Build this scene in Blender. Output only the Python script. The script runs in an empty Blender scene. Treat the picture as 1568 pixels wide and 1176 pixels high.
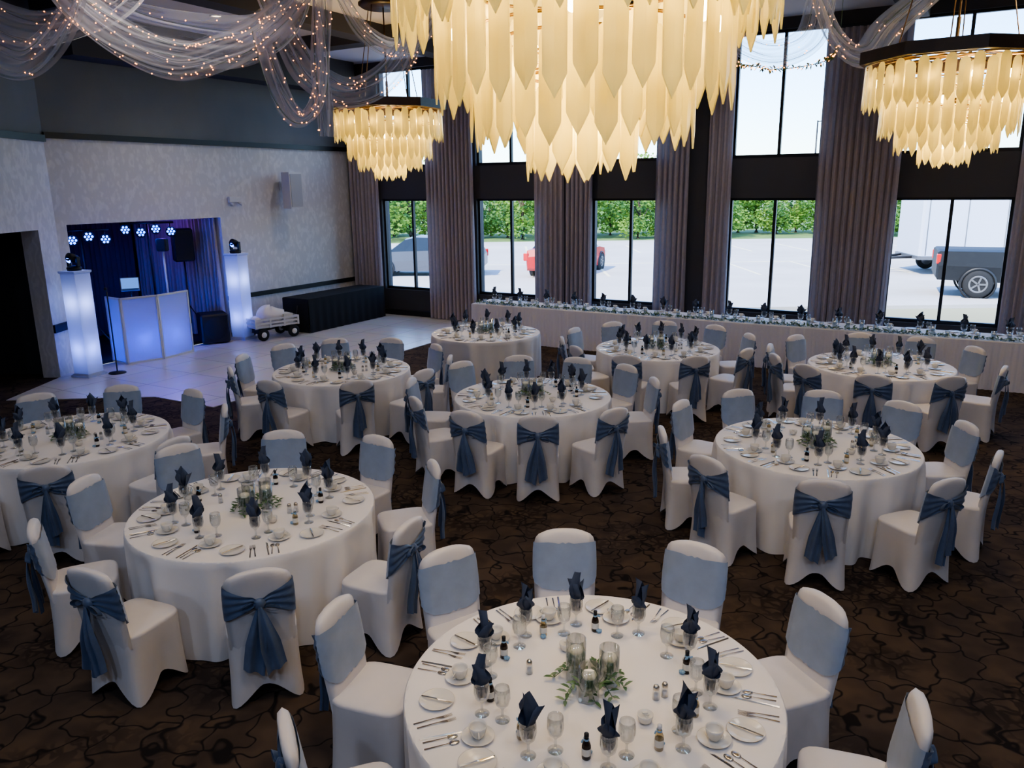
import bpy, bmesh, math, random
from mathutils import Vector, Matrix, noise
random.seed(11)
sin, cos, pi = math.sin, math.cos, math.pi
rad = math.radians
scene = bpy.context.scene

# ------------------------------------------------------------ materials
def nt(name):
    m = bpy.data.materials.new(name); m.use_nodes = True
    n = m.node_tree.nodes; n.clear()
    o = n.new('ShaderNodeOutputMaterial')
    return m, m.node_tree, n, m.node_tree.links, o

def pmat(name, col, rough=.6, metal=0., emis=None, es=0., sheen=0., noise_s=0, noise_a=.15, bump=0., trans=0.):
    m, t, n, l, o = nt(name)
    p = n.new('ShaderNodeBsdfPrincipled')
    p.inputs['Base Color'].default_value = (*col, 1)
    p.inputs['Roughness'].default_value = rough
    p.inputs['Metallic'].default_value = metal
    if sheen: p.inputs['Sheen Weight'].default_value = sheen
    if emis:
        p.inputs['Emission Color'].default_value = (*emis, 1)
        p.inputs['Emission Strength'].default_value = es
    if noise_s:
        tc = n.new('ShaderNodeTexCoord'); nz = n.new('ShaderNodeTexNoise')
        nz.inputs['Scale'].default_value = noise_s; nz.inputs['Detail'].default_value = 4
        l.new(tc.outputs['Object'], nz.inputs['Vector'])
        r = n.new('ShaderNodeMapRange')
        r.inputs['To Min'].default_value = 1-noise_a; r.inputs['To Max'].default_value = 1+noise_a
        r.inputs['From Min'].default_value = .25; r.inputs['From Max'].default_value = .75
        l.new(nz.outputs['Fac'], r.inputs['Value'])
        mx = n.new('ShaderNodeVectorMath'); mx.operation = 'SCALE'
        mx.inputs[0].default_value = col
        l.new(r.outputs['Result'], mx.inputs['Scale'])
        l.new(mx.outputs['Vector'], p.inputs['Base Color'])
        if bump:
            b = n.new('ShaderNodeBump'); b.inputs['Strength'].default_value = bump
            b.inputs['Distance'].default_value = .01
            l.new(nz.outputs['Fac'], b.inputs['Height']); l.new(b.outputs['Normal'], p.inputs['Normal'])
    out = p
    if trans:
        tr = n.new('ShaderNodeBsdfTranslucent'); tr.inputs['Color'].default_value = (*col, 1)
        ms = n.new('ShaderNodeMixShader'); ms.inputs[0].default_value = trans
        l.new(p.outputs[0], ms.inputs[1]); l.new(tr.outputs[0], ms.inputs[2]); out = ms
    l.new(out.outputs[0], o.inputs[0])
    return m

def thin_glass(name, tint=(1, 1, 1), refl=.5, base=.04):
    m, t, n, l, o = nt(name)
    tr = n.new('ShaderNodeBsdfTransparent'); tr.inputs[0].default_value = (*tint, 1)
    g = n.new('ShaderNodeBsdfGlossy'); g.inputs['Roughness'].default_value = .03
    lw = n.new('ShaderNodeLayerWeight'); lw.inputs[0].default_value = .35
    mr = n.new('ShaderNodeMapRange'); mr.inputs['To Min'].default_value = base; mr.inputs['To Max'].default_value = refl
    l.new(lw.outputs['Facing'], mr.inputs['Value'])
    ms = n.new('ShaderNodeMixShader')
    l.new(mr.outputs[0], ms.inputs[0]); l.new(tr.outputs[0], ms.inputs[1]); l.new(g.outputs[0], ms.inputs[2])
    l.new(ms.outputs[0], o.inputs[0])
    return m

def emis(name, col, st):
    m, t, n, l, o = nt(name)
    e = n.new('ShaderNodeEmission'); e.inputs[0].default_value = (*col, 1); e.inputs[1].default_value = st
    l.new(e.outputs[0], o.inputs[0]); return m

def sheer(name, col, alpha):
    m, t, n, l, o = nt(name)
    tr = n.new('ShaderNodeBsdfTransparent')
    d = n.new('ShaderNodeBsdfDiffuse'); d.inputs[0].default_value = (*col, 1)
    tl = n.new('ShaderNodeBsdfTranslucent'); tl.inputs[0].default_value = (*col, 1)
    m1 = n.new('ShaderNodeMixShader'); m1.inputs[0].default_value = .5
    l.new(d.outputs[0], m1.inputs[1]); l.new(tl.outputs[0], m1.inputs[2])
    m2 = n.new('ShaderNodeMixShader')
    lw = n.new('ShaderNodeLayerWeight'); lw.inputs[0].default_value = .5
    mr = n.new('ShaderNodeMapRange'); mr.inputs['To Min'].default_value = alpha; mr.inputs['To Max'].default_value = min(1, alpha*2.6)
    l.new(lw.outputs['Facing'], mr.inputs['Value']); l.new(mr.outputs[0], m2.inputs[0])
    l.new(tr.outputs[0], m2.inputs[1]); l.new(m1.outputs[0], m2.inputs[2])
    l.new(m2.outputs[0], o.inputs[0]); return m

def carpet_mat():
    m, t, n, l, o = nt('carpet_pattern')
    p = n.new('ShaderNodeBsdfPrincipled'); p.inputs['Roughness'].default_value = .95
    p.inputs['Specular IOR Level'].default_value = .1
    tc = n.new('ShaderNodeTexCoord')
    def warp(scale, amt, detail=1):
        nz = n.new('ShaderNodeTexNoise'); nz.inputs['Scale'].default_value = scale; nz.inputs['Detail'].default_value = detail
        l.new(tc.outputs['Object'], nz.inputs['Vector'])
        sc = n.new('ShaderNodeVectorMath'); sc.operation = 'SCALE'; sc.inputs['Scale'].default_value = amt
        l.new(nz.outputs['Color'], sc.inputs[0])
        ad = n.new('ShaderNodeVectorMath'); l.new(tc.outputs['Object'], ad.inputs[0]); l.new(sc.outputs[0], ad.inputs[1])
        fl = n.new('ShaderNodeVectorMath'); fl.operation = 'MULTIPLY'; fl.inputs[1].default_value = (1, 1, 0)
        l.new(ad.outputs[0], fl.inputs[0]); return fl
    def lines(vec, scale, w, soft, rnd=1.):
        v = n.new('ShaderNodeTexVoronoi'); v.feature = 'DISTANCE_TO_EDGE'; v.inputs['Scale'].default_value = scale; v.inputs['Randomness'].default_value = rnd
        l.new(vec.outputs[0], v.inputs['Vector'])
        r = n.new('ShaderNodeMapRange'); r.inputs['From Min'].default_value = w; r.inputs['From Max'].default_value = w+soft
        l.new(v.outputs['Distance'], r.inputs['Value']); return r.outputs[0], v
    wa = warp(8, .24, 0)
    a, va = lines(wa, 3.6, .014, .04, .45)
    b, _ = lines(warp(9, .14), 11, .08, .10)
    n2 = n.new('ShaderNodeTexNoise'); n2.inputs['Scale'].default_value = 1.3; n2.inputs['Detail'].default_value = 1
    l.new(tc.outputs['Object'], n2.inputs['Vector'])
    r2 = n.new('ShaderNodeMapRange'); r2.inputs['From Min'].default_value = .50; r2.inputs['From Max'].default_value = .62; r2.inputs['To Max'].default_value = .7
    l.new(n2.outputs['Fac'], r2.inputs['Value'])
    inv = n.new('ShaderNodeMath'); inv.operation = 'SUBTRACT'; inv.inputs[0].default_value = 1; l.new(b, inv.inputs[1])
    mu = n.new('ShaderNodeMath'); mu.operation = 'MULTIPLY'; l.new(inv.outputs[0], mu.inputs[0]); l.new(r2.outputs[0], mu.inputs[1])
    base = n.new('ShaderNodeMixRGB'); base.inputs[1].default_value = (.090, .063, .046, 1); base.inputs[2].default_value = (.058, .042, .034, 1)
    n3 = n.new('ShaderNodeTexNoise'); n3.inputs['Scale'].default_value = 3.2; l.new(tc.outputs['Object'], n3.inputs['Vector'])
    r3 = n.new('ShaderNodeMapRange'); r3.inputs['From Min'].default_value = .38; r3.inputs['From Max'].default_value = .62
    l.new(n3.outputs['Fac'], r3.inputs['Value']); l.new(r3.outputs[0], base.inputs[0])
    c1 = n.new('ShaderNodeMixRGB'); c1.inputs[1].default_value = (.018, .015, .015, 1)
    l.new(a, c1.inputs[0]); l.new(base.outputs[0], c1.inputs[2])
    c2 = n.new('ShaderNodeMixRGB'); c2.inputs[2].default_value = (.020, .016, .016, 1)
    l.new(mu.outputs[0], c2.inputs[0]); l.new(c1.outputs[0], c2.inputs[1])
    l.new(c2.outputs[0], p.inputs['Base Color']); l.new(p.outputs[0], o.inputs[0]); return m

def wallpaper_mat():
    m, t, n, l, o = nt('wallpaper_damask')
    p = n.new('ShaderNodeBsdfPrincipled'); p.inputs['Roughness'].default_value = .65
    tc = n.new('ShaderNodeTexCoord')
    mp = n.new('ShaderNodeMapping'); mp.inputs['Scale'].default_value = (1.3, 1.3, .8)
    w1 = n.new('ShaderNodeTexWave'); w1.inputs['Scale'].default_value = 2.2; w1.inputs['Distortion'].default_value = 9; w1.inputs['Detail'].default_value = 2; w1.inputs['Detail Scale'].default_value = 2.5
    nz = n.new('ShaderNodeTexNoise'); nz.inputs['Scale'].default_value = 10; nz.inputs['Detail'].default_value = 3
    l.new(tc.outputs['Object'], mp.inputs[0]); l.new(mp.outputs[0], w1.inputs['Vector']); l.new(mp.outputs[0], nz.inputs['Vector'])
    mu = n.new('ShaderNodeMath'); mu.operation = 'MULTIPLY'
    l.new(nz.outputs['Fac'], mu.inputs[0]); l.new(w1.outputs['Fac'], mu.inputs[1])
    r = n.new('ShaderNodeValToRGB'); r.color_ramp.elements[0].position = .15; r.color_ramp.elements[1].position = .55
    r.color_ramp.elements[0].color = (.61, .60, .61, 1); r.color_ramp.elements[1].color = (.70, .69, .70, 1)
    l.new(mu.outputs[0], r.inputs[0]); l.new(r.outputs[0], p.inputs['Base Color']); l.new(p.outputs[0], o.inputs[0]); return m

def tile_mat(name, c1, c2, mortar, scale, bw, rh, rough, ms=.01):
    m, t, n, l, o = nt(name)
    p = n.new('ShaderNodeBsdfPrincipled'); p.inputs['Roughness'].default_value = rough
    tc = n.new('ShaderNodeTexCoord'); mp = n.new('ShaderNodeMapping'); mp.inputs['Rotation'].default_value = (0, 0, rad(30))
    l.new(tc.outputs['Object'], mp.inputs[0])
    b = n.new('ShaderNodeTexBrick'); b.inputs['Scale'].default_value = scale
    b.inputs['Color1'].default_value = (*c1, 1); b.inputs['Color2'].default_value = (*c2, 1); b.inputs['Mortar'].default_value = (*mortar, 1)
    b.inputs['Brick Width'].default_value = bw; b.inputs['Row Height'].default_value = rh; b.inputs['Mortar Size'].default_value = ms
    b.offset = 0
    l.new(mp.outputs[0], b.inputs['Vector'])
    nz = n.new('ShaderNodeTexNoise'); nz.inputs['Scale'].default_value = 3; nz.inputs['Detail'].default_value = 6
    l.new(tc.outputs['Object'], nz.inputs['Vector'])
    mx = n.new('ShaderNodeMixRGB'); mx.blend_type = 'MULTIPLY'; mx.inputs[0].default_value = .25
    l.new(b.outputs[0], mx.inputs[1]); l.new(nz.outputs['Color'], mx.inputs[2])
    l.new(mx.outputs[0], p.inputs['Base Color']); l.new(p.outputs[0], o.inputs[0]); return m

M_carpet = carpet_mat()
M_paper = wallpaper_mat()
M_dance = tile_mat('dance_floor_tile', (.78, .75, .74), (.70, .68, .68), (.4, .38, .38), 1, .9, .9, .28)
M_asph = pmat('asphalt_pale', (.47, .45, .425), .9, noise_s=.35, noise_a=.12)
M_conc = pmat('concrete', (.6, .58, .55), .9, noise_s=2)
M_grass = pmat('grass', (.12, .19, .05), .9, noise_s=1, noise_a=.3)
M_line = pmat('parking_paint', (.75, .70, .5), .8)
M_slate = pmat('slate_paint', (.185, .195, .215), .7, noise_s=1.2, noise_a=.08)
M_char = pmat('charcoal_wall', (.055, .052, .056), .6)
M_black = pmat('black_trim', (.012, .012, .014), .4)
M_ceil = pmat('ceiling_white', (.72, .70, .70), .9)
M_frame = pmat('window_frame_dark', (.018, .018, .02), .4, .3)
M_pane = thin_glass('window_glass', (1, 1, 1), .18, .02)
M_curt = pmat('curtain_mauve', (.42, .365, .385), .75, sheen=.25, noise_s=14, noise_a=.08, trans=.15)
M_curtd = pmat('niche_drape', (.10, .07, .10), .8)
M_linen = pmat('white_linen', (.82, .785, .765), .7, sheen=.1, noise_s=3, noise_a=.03)
M_skirt = pmat('table_skirt_white', (.80, .79, .88), .75, trans=.1)
M_cover = pmat('spandex_chair_cover', (.68, .645, .64), .5, sheen=.15, noise_s=5, noise_a=.04)
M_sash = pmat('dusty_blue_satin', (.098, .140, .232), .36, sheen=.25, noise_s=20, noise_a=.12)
M_sashf = pmat('dusty_blue_satin_front', (.285, .350, .465), .34, sheen=.3, noise_s=12, noise_a=.08)  # paler copy of the sash blue, on the front band only
M_napk = pmat('navy_napkin', (.052, .068, .112), .7)
M_chin = pmat('white_china', (.75, .72, .66), .2)
M_steel = pmat('cutlery_steel', (.62, .58, .52), .22, 1.)
M_glass = thin_glass('drinking_glass', (.93, .95, .96), .75, .07)
M_water = thin_glass('tinted_water', (.75, .86, .90), .5, .1)
M_cand = pmat('candle_wax', (.85, .82, .75), .5, emis=(1, .8, .5), es=.15)
M_leaf = pmat('eucalyptus_leaf', (.07, .15, .055), .55, noise_s=30, noise_a=.4)
M_leaf2 = pmat('pale_leaf', (.17, .25, .14), .6, noise_s=30, noise_a=.3)
M_flow = pmat('white_flowers', (.60, .68, .72), .7, noise_s=40, noise_a=.25)
M_brown = pmat('brown_bottle', (.02, .010, .006), .12)
M_amber = thin_glass('pale_bottle', (.80, .72, .52), .6, .12)
M_label = pmat('paper_label', (.7, .68, .62), .8)
M_rib = pmat('blue_ribbon', (.25, .40, .55), .5)
M_white = pmat('white_plastic', (.65, .64, .64), .4)
M_scrim = pmat('stretch_scrim', (.66, .70, .84), .7, trans=.45)
M_blk = pmat('matte_black', (.012, .012, .013), .5)
M_blkcloth = pmat('black_tablecloth', (.012, .012, .014), .85)
M_wood = pmat('dark_walnut', (.035, .017, .008), .35, noise_s=8, noise_a=.3)
M_brass = pmat('aged_brass', (.35, .22, .10), .35, 1.)
M_bulb = emis('warm_bulb', (1, .66, .28), 30)
M_fairy = emis('fairy_bulb', (1, .33, .08), 8)
M_blueled = emis('blue_led', (.03, .12, 1), 12)
M_screen = emis('laptop_screen', (.1, .25, .7), 1.2)
M_tulle = sheer('white_tulle', (.74, .76, .84), .25)
M_down = emis('downlight_lens', (1, .82, .6), 3)
M_rubber = pmat('tyre_rubber', (.015, .015, .015), .8)
M_trunk = pmat('bark', (.06, .04, .025), .9)
M_fol = pmat('tree_foliage', (.25, .40, .07), .8, noise_s=.8, noise_a=.5, trans=.4)
M_fol2 = pmat('tree_foliage_dark', (.09, .20, .045), .8, noise_s=.8, noise_a=.5, trans=.3)
M_sedan = pmat('gray_car_paint', (.11, .12, .14), .3, .2)
M_red = pmat('red_car_paint', (.45, .015, .015), .3)
M_truck = pmat('black_car_paint', (.010, .011, .013), .55)
M_cglass = pmat('car_glass', (.02, .025, .03), .08)
M_rim = pmat('alloy_rim', (.22, .22, .23), .4, .7)
M_tail = pmat('tail_light', (.6, .02, .02), .3)
M_trail = pmat('trailer_white', (.55, .60, .70), .4)

def frosted():
    m, t, n, l, o = nt('frosted_amber_glass')
    d = n.new('ShaderNodeBsdfPrincipled'); d.inputs['Roughness'].default_value = .22
    d.inputs['Base Color'].default_value = (.82, .77, .46, 1)
    tc = n.new('ShaderNodeTexCoord'); nz = n.new('ShaderNodeTexNoise'); nz.inputs['Scale'].default_value = 4
    l.new(tc.outputs['Object'], nz.inputs['Vector'])
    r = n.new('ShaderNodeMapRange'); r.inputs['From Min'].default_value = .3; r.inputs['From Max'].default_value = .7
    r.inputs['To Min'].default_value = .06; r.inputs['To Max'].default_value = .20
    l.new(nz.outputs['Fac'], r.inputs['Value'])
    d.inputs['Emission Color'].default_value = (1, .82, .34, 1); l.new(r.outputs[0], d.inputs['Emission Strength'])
    tl = n.new('ShaderNodeBsdfTranslucent'); tl.inputs[0].default_value = (.97, .92, .58, 1)
    ms = n.new('ShaderNodeMixShader'); ms.inputs[0].default_value = .55
    l.new(d.outputs[0], ms.inputs[1]); l.new(tl.outputs[0], ms.inputs[2]); l.new(ms.outputs[0], o.inputs[0]); return m
M_slab = frosted()

# ------------------------------------------------------------ mesh builder
class MB:
    def __init__(s): s.v = []; s.f = []; s.m = []; s.mats = []
    def mi(s, mat):
        if mat not in s.mats: s.mats.append(mat)
        return s.mats.index(mat)
    def raw(s, vs, fs, mat, sm=True, M=None):
        b = len(s.v); k = s.mi(mat)
        s.v += [(M @ Vector(p)) if M else Vector(p) for p in vs]
        for f in fs: s.f.append([b+i for i in f]); s.m.append((k, sm))
    def grid(s, fn, nu, nv, mat, cu=False, sm=True, M=None):
        cols = nu if cu else nu+1
        vs = [fn(i/nu, j/nv) for j in range(nv+1) for i in range(cols)]
        fs = []
        for j in range(nv):
            for i in range(nu):
                i2 = (i+1) % cols
                fs.append((j*cols+i, j*cols+i2, (j+1)*cols+i2, (j+1)*cols+i))
        s.raw(vs, fs, mat, sm, M)
    def lathe(s, prof, seg, mat, M=None, sm=True):
        n = len(prof)
        def fn(u, v):
            r, z = prof[round(v*(n-1))]
            return (r*cos(2*pi*u), r*sin(2*pi*u), z)
        s.grid(fn, seg, n-1, mat, True, sm, M)
    def box(s, x0, x1, y0, y1, z0, z1, mat, M=None):
        vs = [(x, y, z) for z in (z0, z1) for y in (y0, y1) for x in (x0, x1)]
        s.raw(vs, [(0, 2, 3, 1), (4, 5, 7, 6), (0, 1, 5, 4), (2, 6, 7, 3), (0, 4, 6, 2), (1, 3, 7, 5)], mat, False, M)
    def bbox(s, x0, x1, y0, y1, z0, z1, b, mat, M=None):
        def ring(o, z): return [(x0+o+b, y0+o, z), (x1-o-b, y0+o, z), (x1-o, y0+o+b, z), (x1-o, y1-o-b, z), (x1-o-b, y1-o, z), (x0+o+b, y1-o, z), (x0+o, y1-o-b, z), (x0+o, y0+o+b, z)]
        rings = [ring(b*.7, z0), ring(0, z0+b), ring(0, z1-b), ring(b*.7, z1)]
        vs = sum(rings, []); fs = []
        for j in range(3):
            for i in range(8): fs.append((j*8+i, j*8+(i+1) % 8, (j+1)*8+(i+1) % 8, (j+1)*8+i))
        fs += [tuple(range(7, -1, -1)), tuple(range(24, 32))]
        s.raw(vs, fs, mat, False, M)
    def tube(s, pts, r, mat, seg=8, M=None, cap=True):
        pts = [Vector(p) for p in pts]; vs = []; n = len(pts)
        rr = r if isinstance(r, (list, tuple)) else [r]*n
        for i, p in enumerate(pts):
            t = (pts[min(i+1, n-1)]-pts[max(i-1, 0)]).normalized()
            a = t.cross(Vector((0, 0, 1)));
            if a.length < .05: a = t.cross(Vector((1, 0, 0)))
            a.normalize(); b = t.cross(a)
            for k in range(seg):
                w = 2*pi*k/seg; vs.append(p+(a*cos(w)+b*sin(w))*rr[i])
        fs = [(j*seg+i, j*seg+(i+1) % seg, (j+1)*seg+(i+1) % seg, (j+1)*seg+i) for j in range(n-1) for i in range(seg)]
        if cap: fs += [tuple(range(seg)), tuple(range((n-1)*seg, n*seg))]
        s.raw(vs, fs, mat, True, M)
    def prism(s, poly, z0, z1, mat, M=None):
        n = len(poly)
        vs = [(x, y, z0) for x, y in poly]+[(x, y, z1) for x, y in poly]
        s.raw(vs, [tuple(range(n)), tuple(range(n, 2*n))]+[(i, (i+1) % n, n+(i+1) % n, n+i) for i in range(n)], mat, False, M)
    def ball(s, c, r, mat, seg=10, rings=6, M=None):
        rx, ry, rz = r if isinstance(r, (list, tuple)) else (r, r, r)
        s.grid(lambda u, v: (c[0]+rx*sin(pi*v)*cos(2*pi*u), c[1]+ry*sin(pi*v)*sin(2*pi*u), c[2]-rz*cos(pi*v)), seg, rings, mat, True, True, M)
    def add(s, o, M=None):
        b = len(s.v); mp = [s.mi(x) for x in o.mats]
        s.v += [(M @ p) if M else p for p in o.v]
        s.f += [[b+i for i in f] for f in o.f]; s.m += [(mp[k], sm) for k, sm in o.m]
    def mesh(s, name, recalc=True):
        me = bpy.data.meshes.new(name)
        me.from_pydata([tuple(p) for p in s.v], [], s.f)
        for x in s.mats: me.materials.append(x)
        me.polygons.foreach_set('material_index', [k for k, _ in s.m])
        me.polygons.foreach_set('use_smooth', [b for _, b in s.m])
        if recalc:
            bm = bmesh.new(); bm.from_mesh(me)
            bmesh.ops.remove_doubles(bm, verts=bm.verts, dist=1e-5)
            bmesh.ops.recalc_face_normals(bm, faces=bm.faces); bm.to_mesh(me); bm.free()
        me.update(); return me
    def obj(s, name, M=None, recalc=True):
        return inst(name, s.mesh(name, recalc), M)

def inst(name, me, M=None):
    o = bpy.data.objects.new(name, me); scene.collection.objects.link(o)
    if M: o.matrix_world = M
    return o
T = Matrix.Translation
def Rz(a): return Matrix.Rotation(a, 4, 'Z')
def Rx(a): return Matrix.Rotation(a, 4, 'X')
def Ry(a): return Matrix.Rotation(a, 4, 'Y')
def lamp(name, kind, loc, energy, col, size=.1, target=None, ang=60, blend=.6):
    li = bpy.data.lights.new(name, kind); li.energy = energy; li.color = col; li.shadow_soft_size = size
    q = bpy.data.objects.new(name, li); q.location = loc; scene.collection.objects.link(q)
    if kind == 'SPOT': li.spot_size = rad(ang); li.spot_blend = blend
    if target is not None: q.rotation_euler = (Vector(target)-Vector(loc)).to_track_quat('-Z', 'Y').to_euler()
    return q

# room frame: x=s along window wall, y=outwards, origin at wall base
W0 = Vector((-1.95, 19.5, 0))
MW = T(W0) @ Rz(rad(-30))
def rw(s, q, z=0): return MW @ Vector((s, q, z))

# ------------------------------------------------------------ room shell
LW = -2.4
CEIL = 6.05
b = MB()
c0 = rw(LW, 0); c1 = rw(LW, -7.69); e0 = rw(15, 0); e1 = rw(15, -16.8)
xw = c1.x
poly = [(c0.x, c0.y), (c1.x, c1.y), (xw, -2.6), (e1.x, -2.6), (e0.x, e0.y)]
b.prism(poly, -.1, 0, M_carpet); b.obj('floor')
b = MB(); b.prism([(c0.x-.5, c0.y+.5), (c1.x-.8, c1.y+.3), (xw-.5, -3), (e1.x+.5, -3), (e0.x+.6, e0.y+.3)], CEIL, CEIL+.15, M_ceil); b.obj('ceiling')
b = MB()
dk = 8.3; A = Vector((-4.45, 11.4, 0))
dp = [(A.x, A.y), (-5.6, 12.05), (xw, 11.95), (c1.x, c1.y), (c0.x, c0.y), (A.x+.5*dk, A.y+.866*dk)]
b.prism(dp, 0.0, .012, M_dance); b.obj('floor_dance')

wins = [(-1.42, .33), (1.36, 3.11), (4.27, 6.0), (7.2, 8.92), (10.12, 11.95), (13.05, 14.8)]
SILL, LT, UB, UT = .66, 2.87, 3.61, 5.85
b = MB()
b.box(LW-.3, 15.3, 0, .3, 0, SILL, M_char); b.box(LW-.3, 15.3, 0, .3, LT, UB, M_char); b.box(LW-.3, 15.3, 0, .3, UT, CEIL+.1, M_char)
edges = [LW-.3]+[e for w in wins for e in w]+[15.3]
for i in range(0, len(edges), 2):
    b.box(edges[i], edges[i+1], 0, .3, SILL, LT, M_char); b.box(edges[i], edges[i+1], 0, .3, UB, UT, M_char)
b.obj('wall_back', MW)
for i, (a, c) in enumerate(wins):
    b = MB()
    for z0, z1 in ((SILL, LT), (UB, UT)):
        f = .045; y0, y1 = .08, .16
        b.box(a, c, y0, y1, z0, z0+f*1.4, M_frame); b.box(a, c, y0, y1, z1-f, z1, M_frame)
        b.box(a, a+f, y0, y1, z0+f, z1-f, M_frame); b.box(c-f, c, y0, y1, z0+f, z1-f, M_frame)
        m = (a+c)/2; b.box(m-f*.6, m+f*.6, y0, y1, z0+f, z1-f, M_frame)
        b.raw([(a+f, .12, z0+f), (c-f, .12, z0+f), (c-f, .12, z1-f), (a+f, .12, z1-f)], [(0, 1, 2, 3)], M_pane, False)
        li = bpy.data.lights.new('daylight_portal', 'AREA'); li.shape = 'RECTANGLE'; li.size = c-a; li.size_y = z1-z0
        li.cycles.is_portal = True
        q = bpy.data.objects.new('daylight_portal', li); scene.collection.objects.link(q)
        q.matrix_world = MW @ T(((a+c)/2, .28, (z0+z1)/2)) @ Rx(rad(-90))
    b.obj('window_%d' % (i+1), MW)
b = MB(); b.box(LW, 15, -.03, 0, 0, .14, M_black); b.obj('baseboard_back', MW)

# curtains
def curtain(s0, s1, mat=M_curt, zt=5.75, q=-.13, M=MW, z0=.03):
    w = s1-s0; npl = max(3, round(w/.115)); ph = random.random()*6
    def fn(u, v):
        z = zt+(z0-zt)*v
        a = .055*(.75+.25*v)*sin(2*pi*npl*u+ph*.3*v)+.015*sin(2*pi*npl*u*.37+ph+v*2)
        x = s0+w*u+.012*sin(4*pi*npl*u+ph)+.02*sin(v*3+ph)*(u-.5)
        return (x, q+a, z)
    b = MB(); b.grid(fn, npl*8, 10, mat)
    b.box(s0, s1, q-.03, q+.03, zt, zt+.05, M_frame)
    return b.obj('curtain', M)
curtain(-2.33, -1.40, zt=5.05)
for r in [(.02, 1.36), (2.94, 3.66), (3.69, 4.34), (5.72, 6.42), (6.78, 7.26), (8.81, 10.16), (11.94, 13.1), (14.6, 14.95)]:
    curtain(*r)

# left wall (s = LW) with stage niche
NI0, NI1, NZ = -7.5, -4.15, 2.58
b = MB()
b.box(LW-.3, LW, NI1, .0, 0, 4.08, M_paper); b.box(LW-.3, LW, NI0, NI1, NZ, 4.08, M_paper); b.box(LW-.3, LW, -7.69, NI0, 0, 4.08, M_paper)
b.box(LW-.3, LW, -7.69, 0, 4.08, CEIL+.1, M_slate)
b.obj('wall_left', MW)
b = MB(); b.box(LW, LW+.05, -7.69, 0, 4.03, 4.13, M_black); b.obj('trim_1', MW)
b = MB(); b.box(LW, LW+.03, NI1, 0, .82, .92, M_black); b.obj('trim_2', MW)
b = MB(); b.box(LW, LW+.03, NI1, 0, 0, .12, M_black); b.obj('baseboard_left', MW)
b = MB()
b.box(-5.4, -5.3, NI0-.1, NI1+.1, 0, 3.0, M_blk); b.box(-5.3, LW-.3, NI0-.1, NI0, 0, 3.0, M_blk); b.box(-5.3, LW-.3, NI1, NI1+.1, 0, 3.0, M_blk)
b.box(-5.3, LW-.3, NI0, NI1, 3.0, 3.1, M_blk); b.box(-5.3, LW-.3, NI0, NI1, -.05, .01, M_blk)
b.obj('wall_niche', MW)
MN = MW @ T((0, NI1, 0))
curtain(-5.2, LW-.05, M_curt, 2.9, -.1, MN)
curtain(NI0+.05, NI1-.2, M_curtd, 2.9, -.1, MW @ T((-5.25, 0, 0)) @ Rz(rad(90)))
# west wall (continues toward camera) with dark doorway
b = MB()
b.box(xw-.3, xw, 13.5, c1.y, 0, 4.0, M_paper); b.box(xw-.3, xw, 10.3, 13.5, 2.53, 4.0, M_paper); b.box(xw-.3, xw, -2.6, 10.3, 0, 4.0, M_paper)
b.box(xw-.3, xw, -2.6, c1.y, 4.0, CEIL+.1, M_slate)
b.box(xw-.8, xw-.02, c1.y, c1.y+.1, 0, CEIL+.1, M_char)
b.obj('wall_left_near')
b = MB(); b.box(xw, xw+.05, -2.6, c1.y, 3.97, 4.08, M_black); b.obj('trim_3')
b = MB(); b.box(xw, xw+.03, -2.6, 10.3, 0, .12, M_black); b.obj('baseboard_left_near')
b = MB(); b.box(xw, xw+.035, 13.5, c1.y, .78, .92, M_black); b.obj('trim_4')
b = MB(); b.box(-11.5, -11.4, 9.5, 13.9, 0, 2.7, M_char); b.box(-11.4, xw-.3, 13.8, 13.9, 0, 2.7, M_char); b.box(-11.4, xw-.3, 9.5, 9.6, 0, 2.7, M_char)
b.box(-11.4, xw-.3, 9.6, 13.8, 2.7, 2.8, M_char); b.box(-11.4, xw, 9.6, 13.8, -.05, 0, M_carpet); b.obj('wall_corridor')
b = MB()
for y in (10.4, 11.55):
    b.bbox(-11.38, -11.32, y, y+1.1, 0.02, 2.3, .01, M_black); b.tube([(-11.28, y+.95, .95), (-11.28, y+.95, 1.2)], .015, M_brass)
b.obj('door_1')
b = MB(); b.box(15, 15.3, -17, .3, 0, CEIL+.1, M_paper); b.obj('wall_right', MW)
b = MB(); b.box(-8.2, 6, -2.9, -2.6, 0, CEIL+.1, M_slate); b.obj('wall_front')
b = MB(); b.box(LW, LW+.55, -7.3, -.25, 5.35, CEIL, M_char); b.obj('soffit_left', MW)
b = MB(); b.box(xw, xw+.55, -2.6, c1.y-.6, 5.35, CEIL, M_char); b.obj('soffit_near')
for k, (s0, s1, q0, q1) in enumerate([(1.2, 1.6, -17, -.3), (5.6, 6.0, -17, -.3), (10, 10.4, -17, -.3), (LW+1, 15, -3.4, -3.0), (LW+1, 15, -8.2, -7.8)]):
    b = MB(); b.box(s0, s1, q0, q1, 5.76 if k < 3 else 5.80, CEIL, M_char); b.obj('beam', MW)

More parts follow.
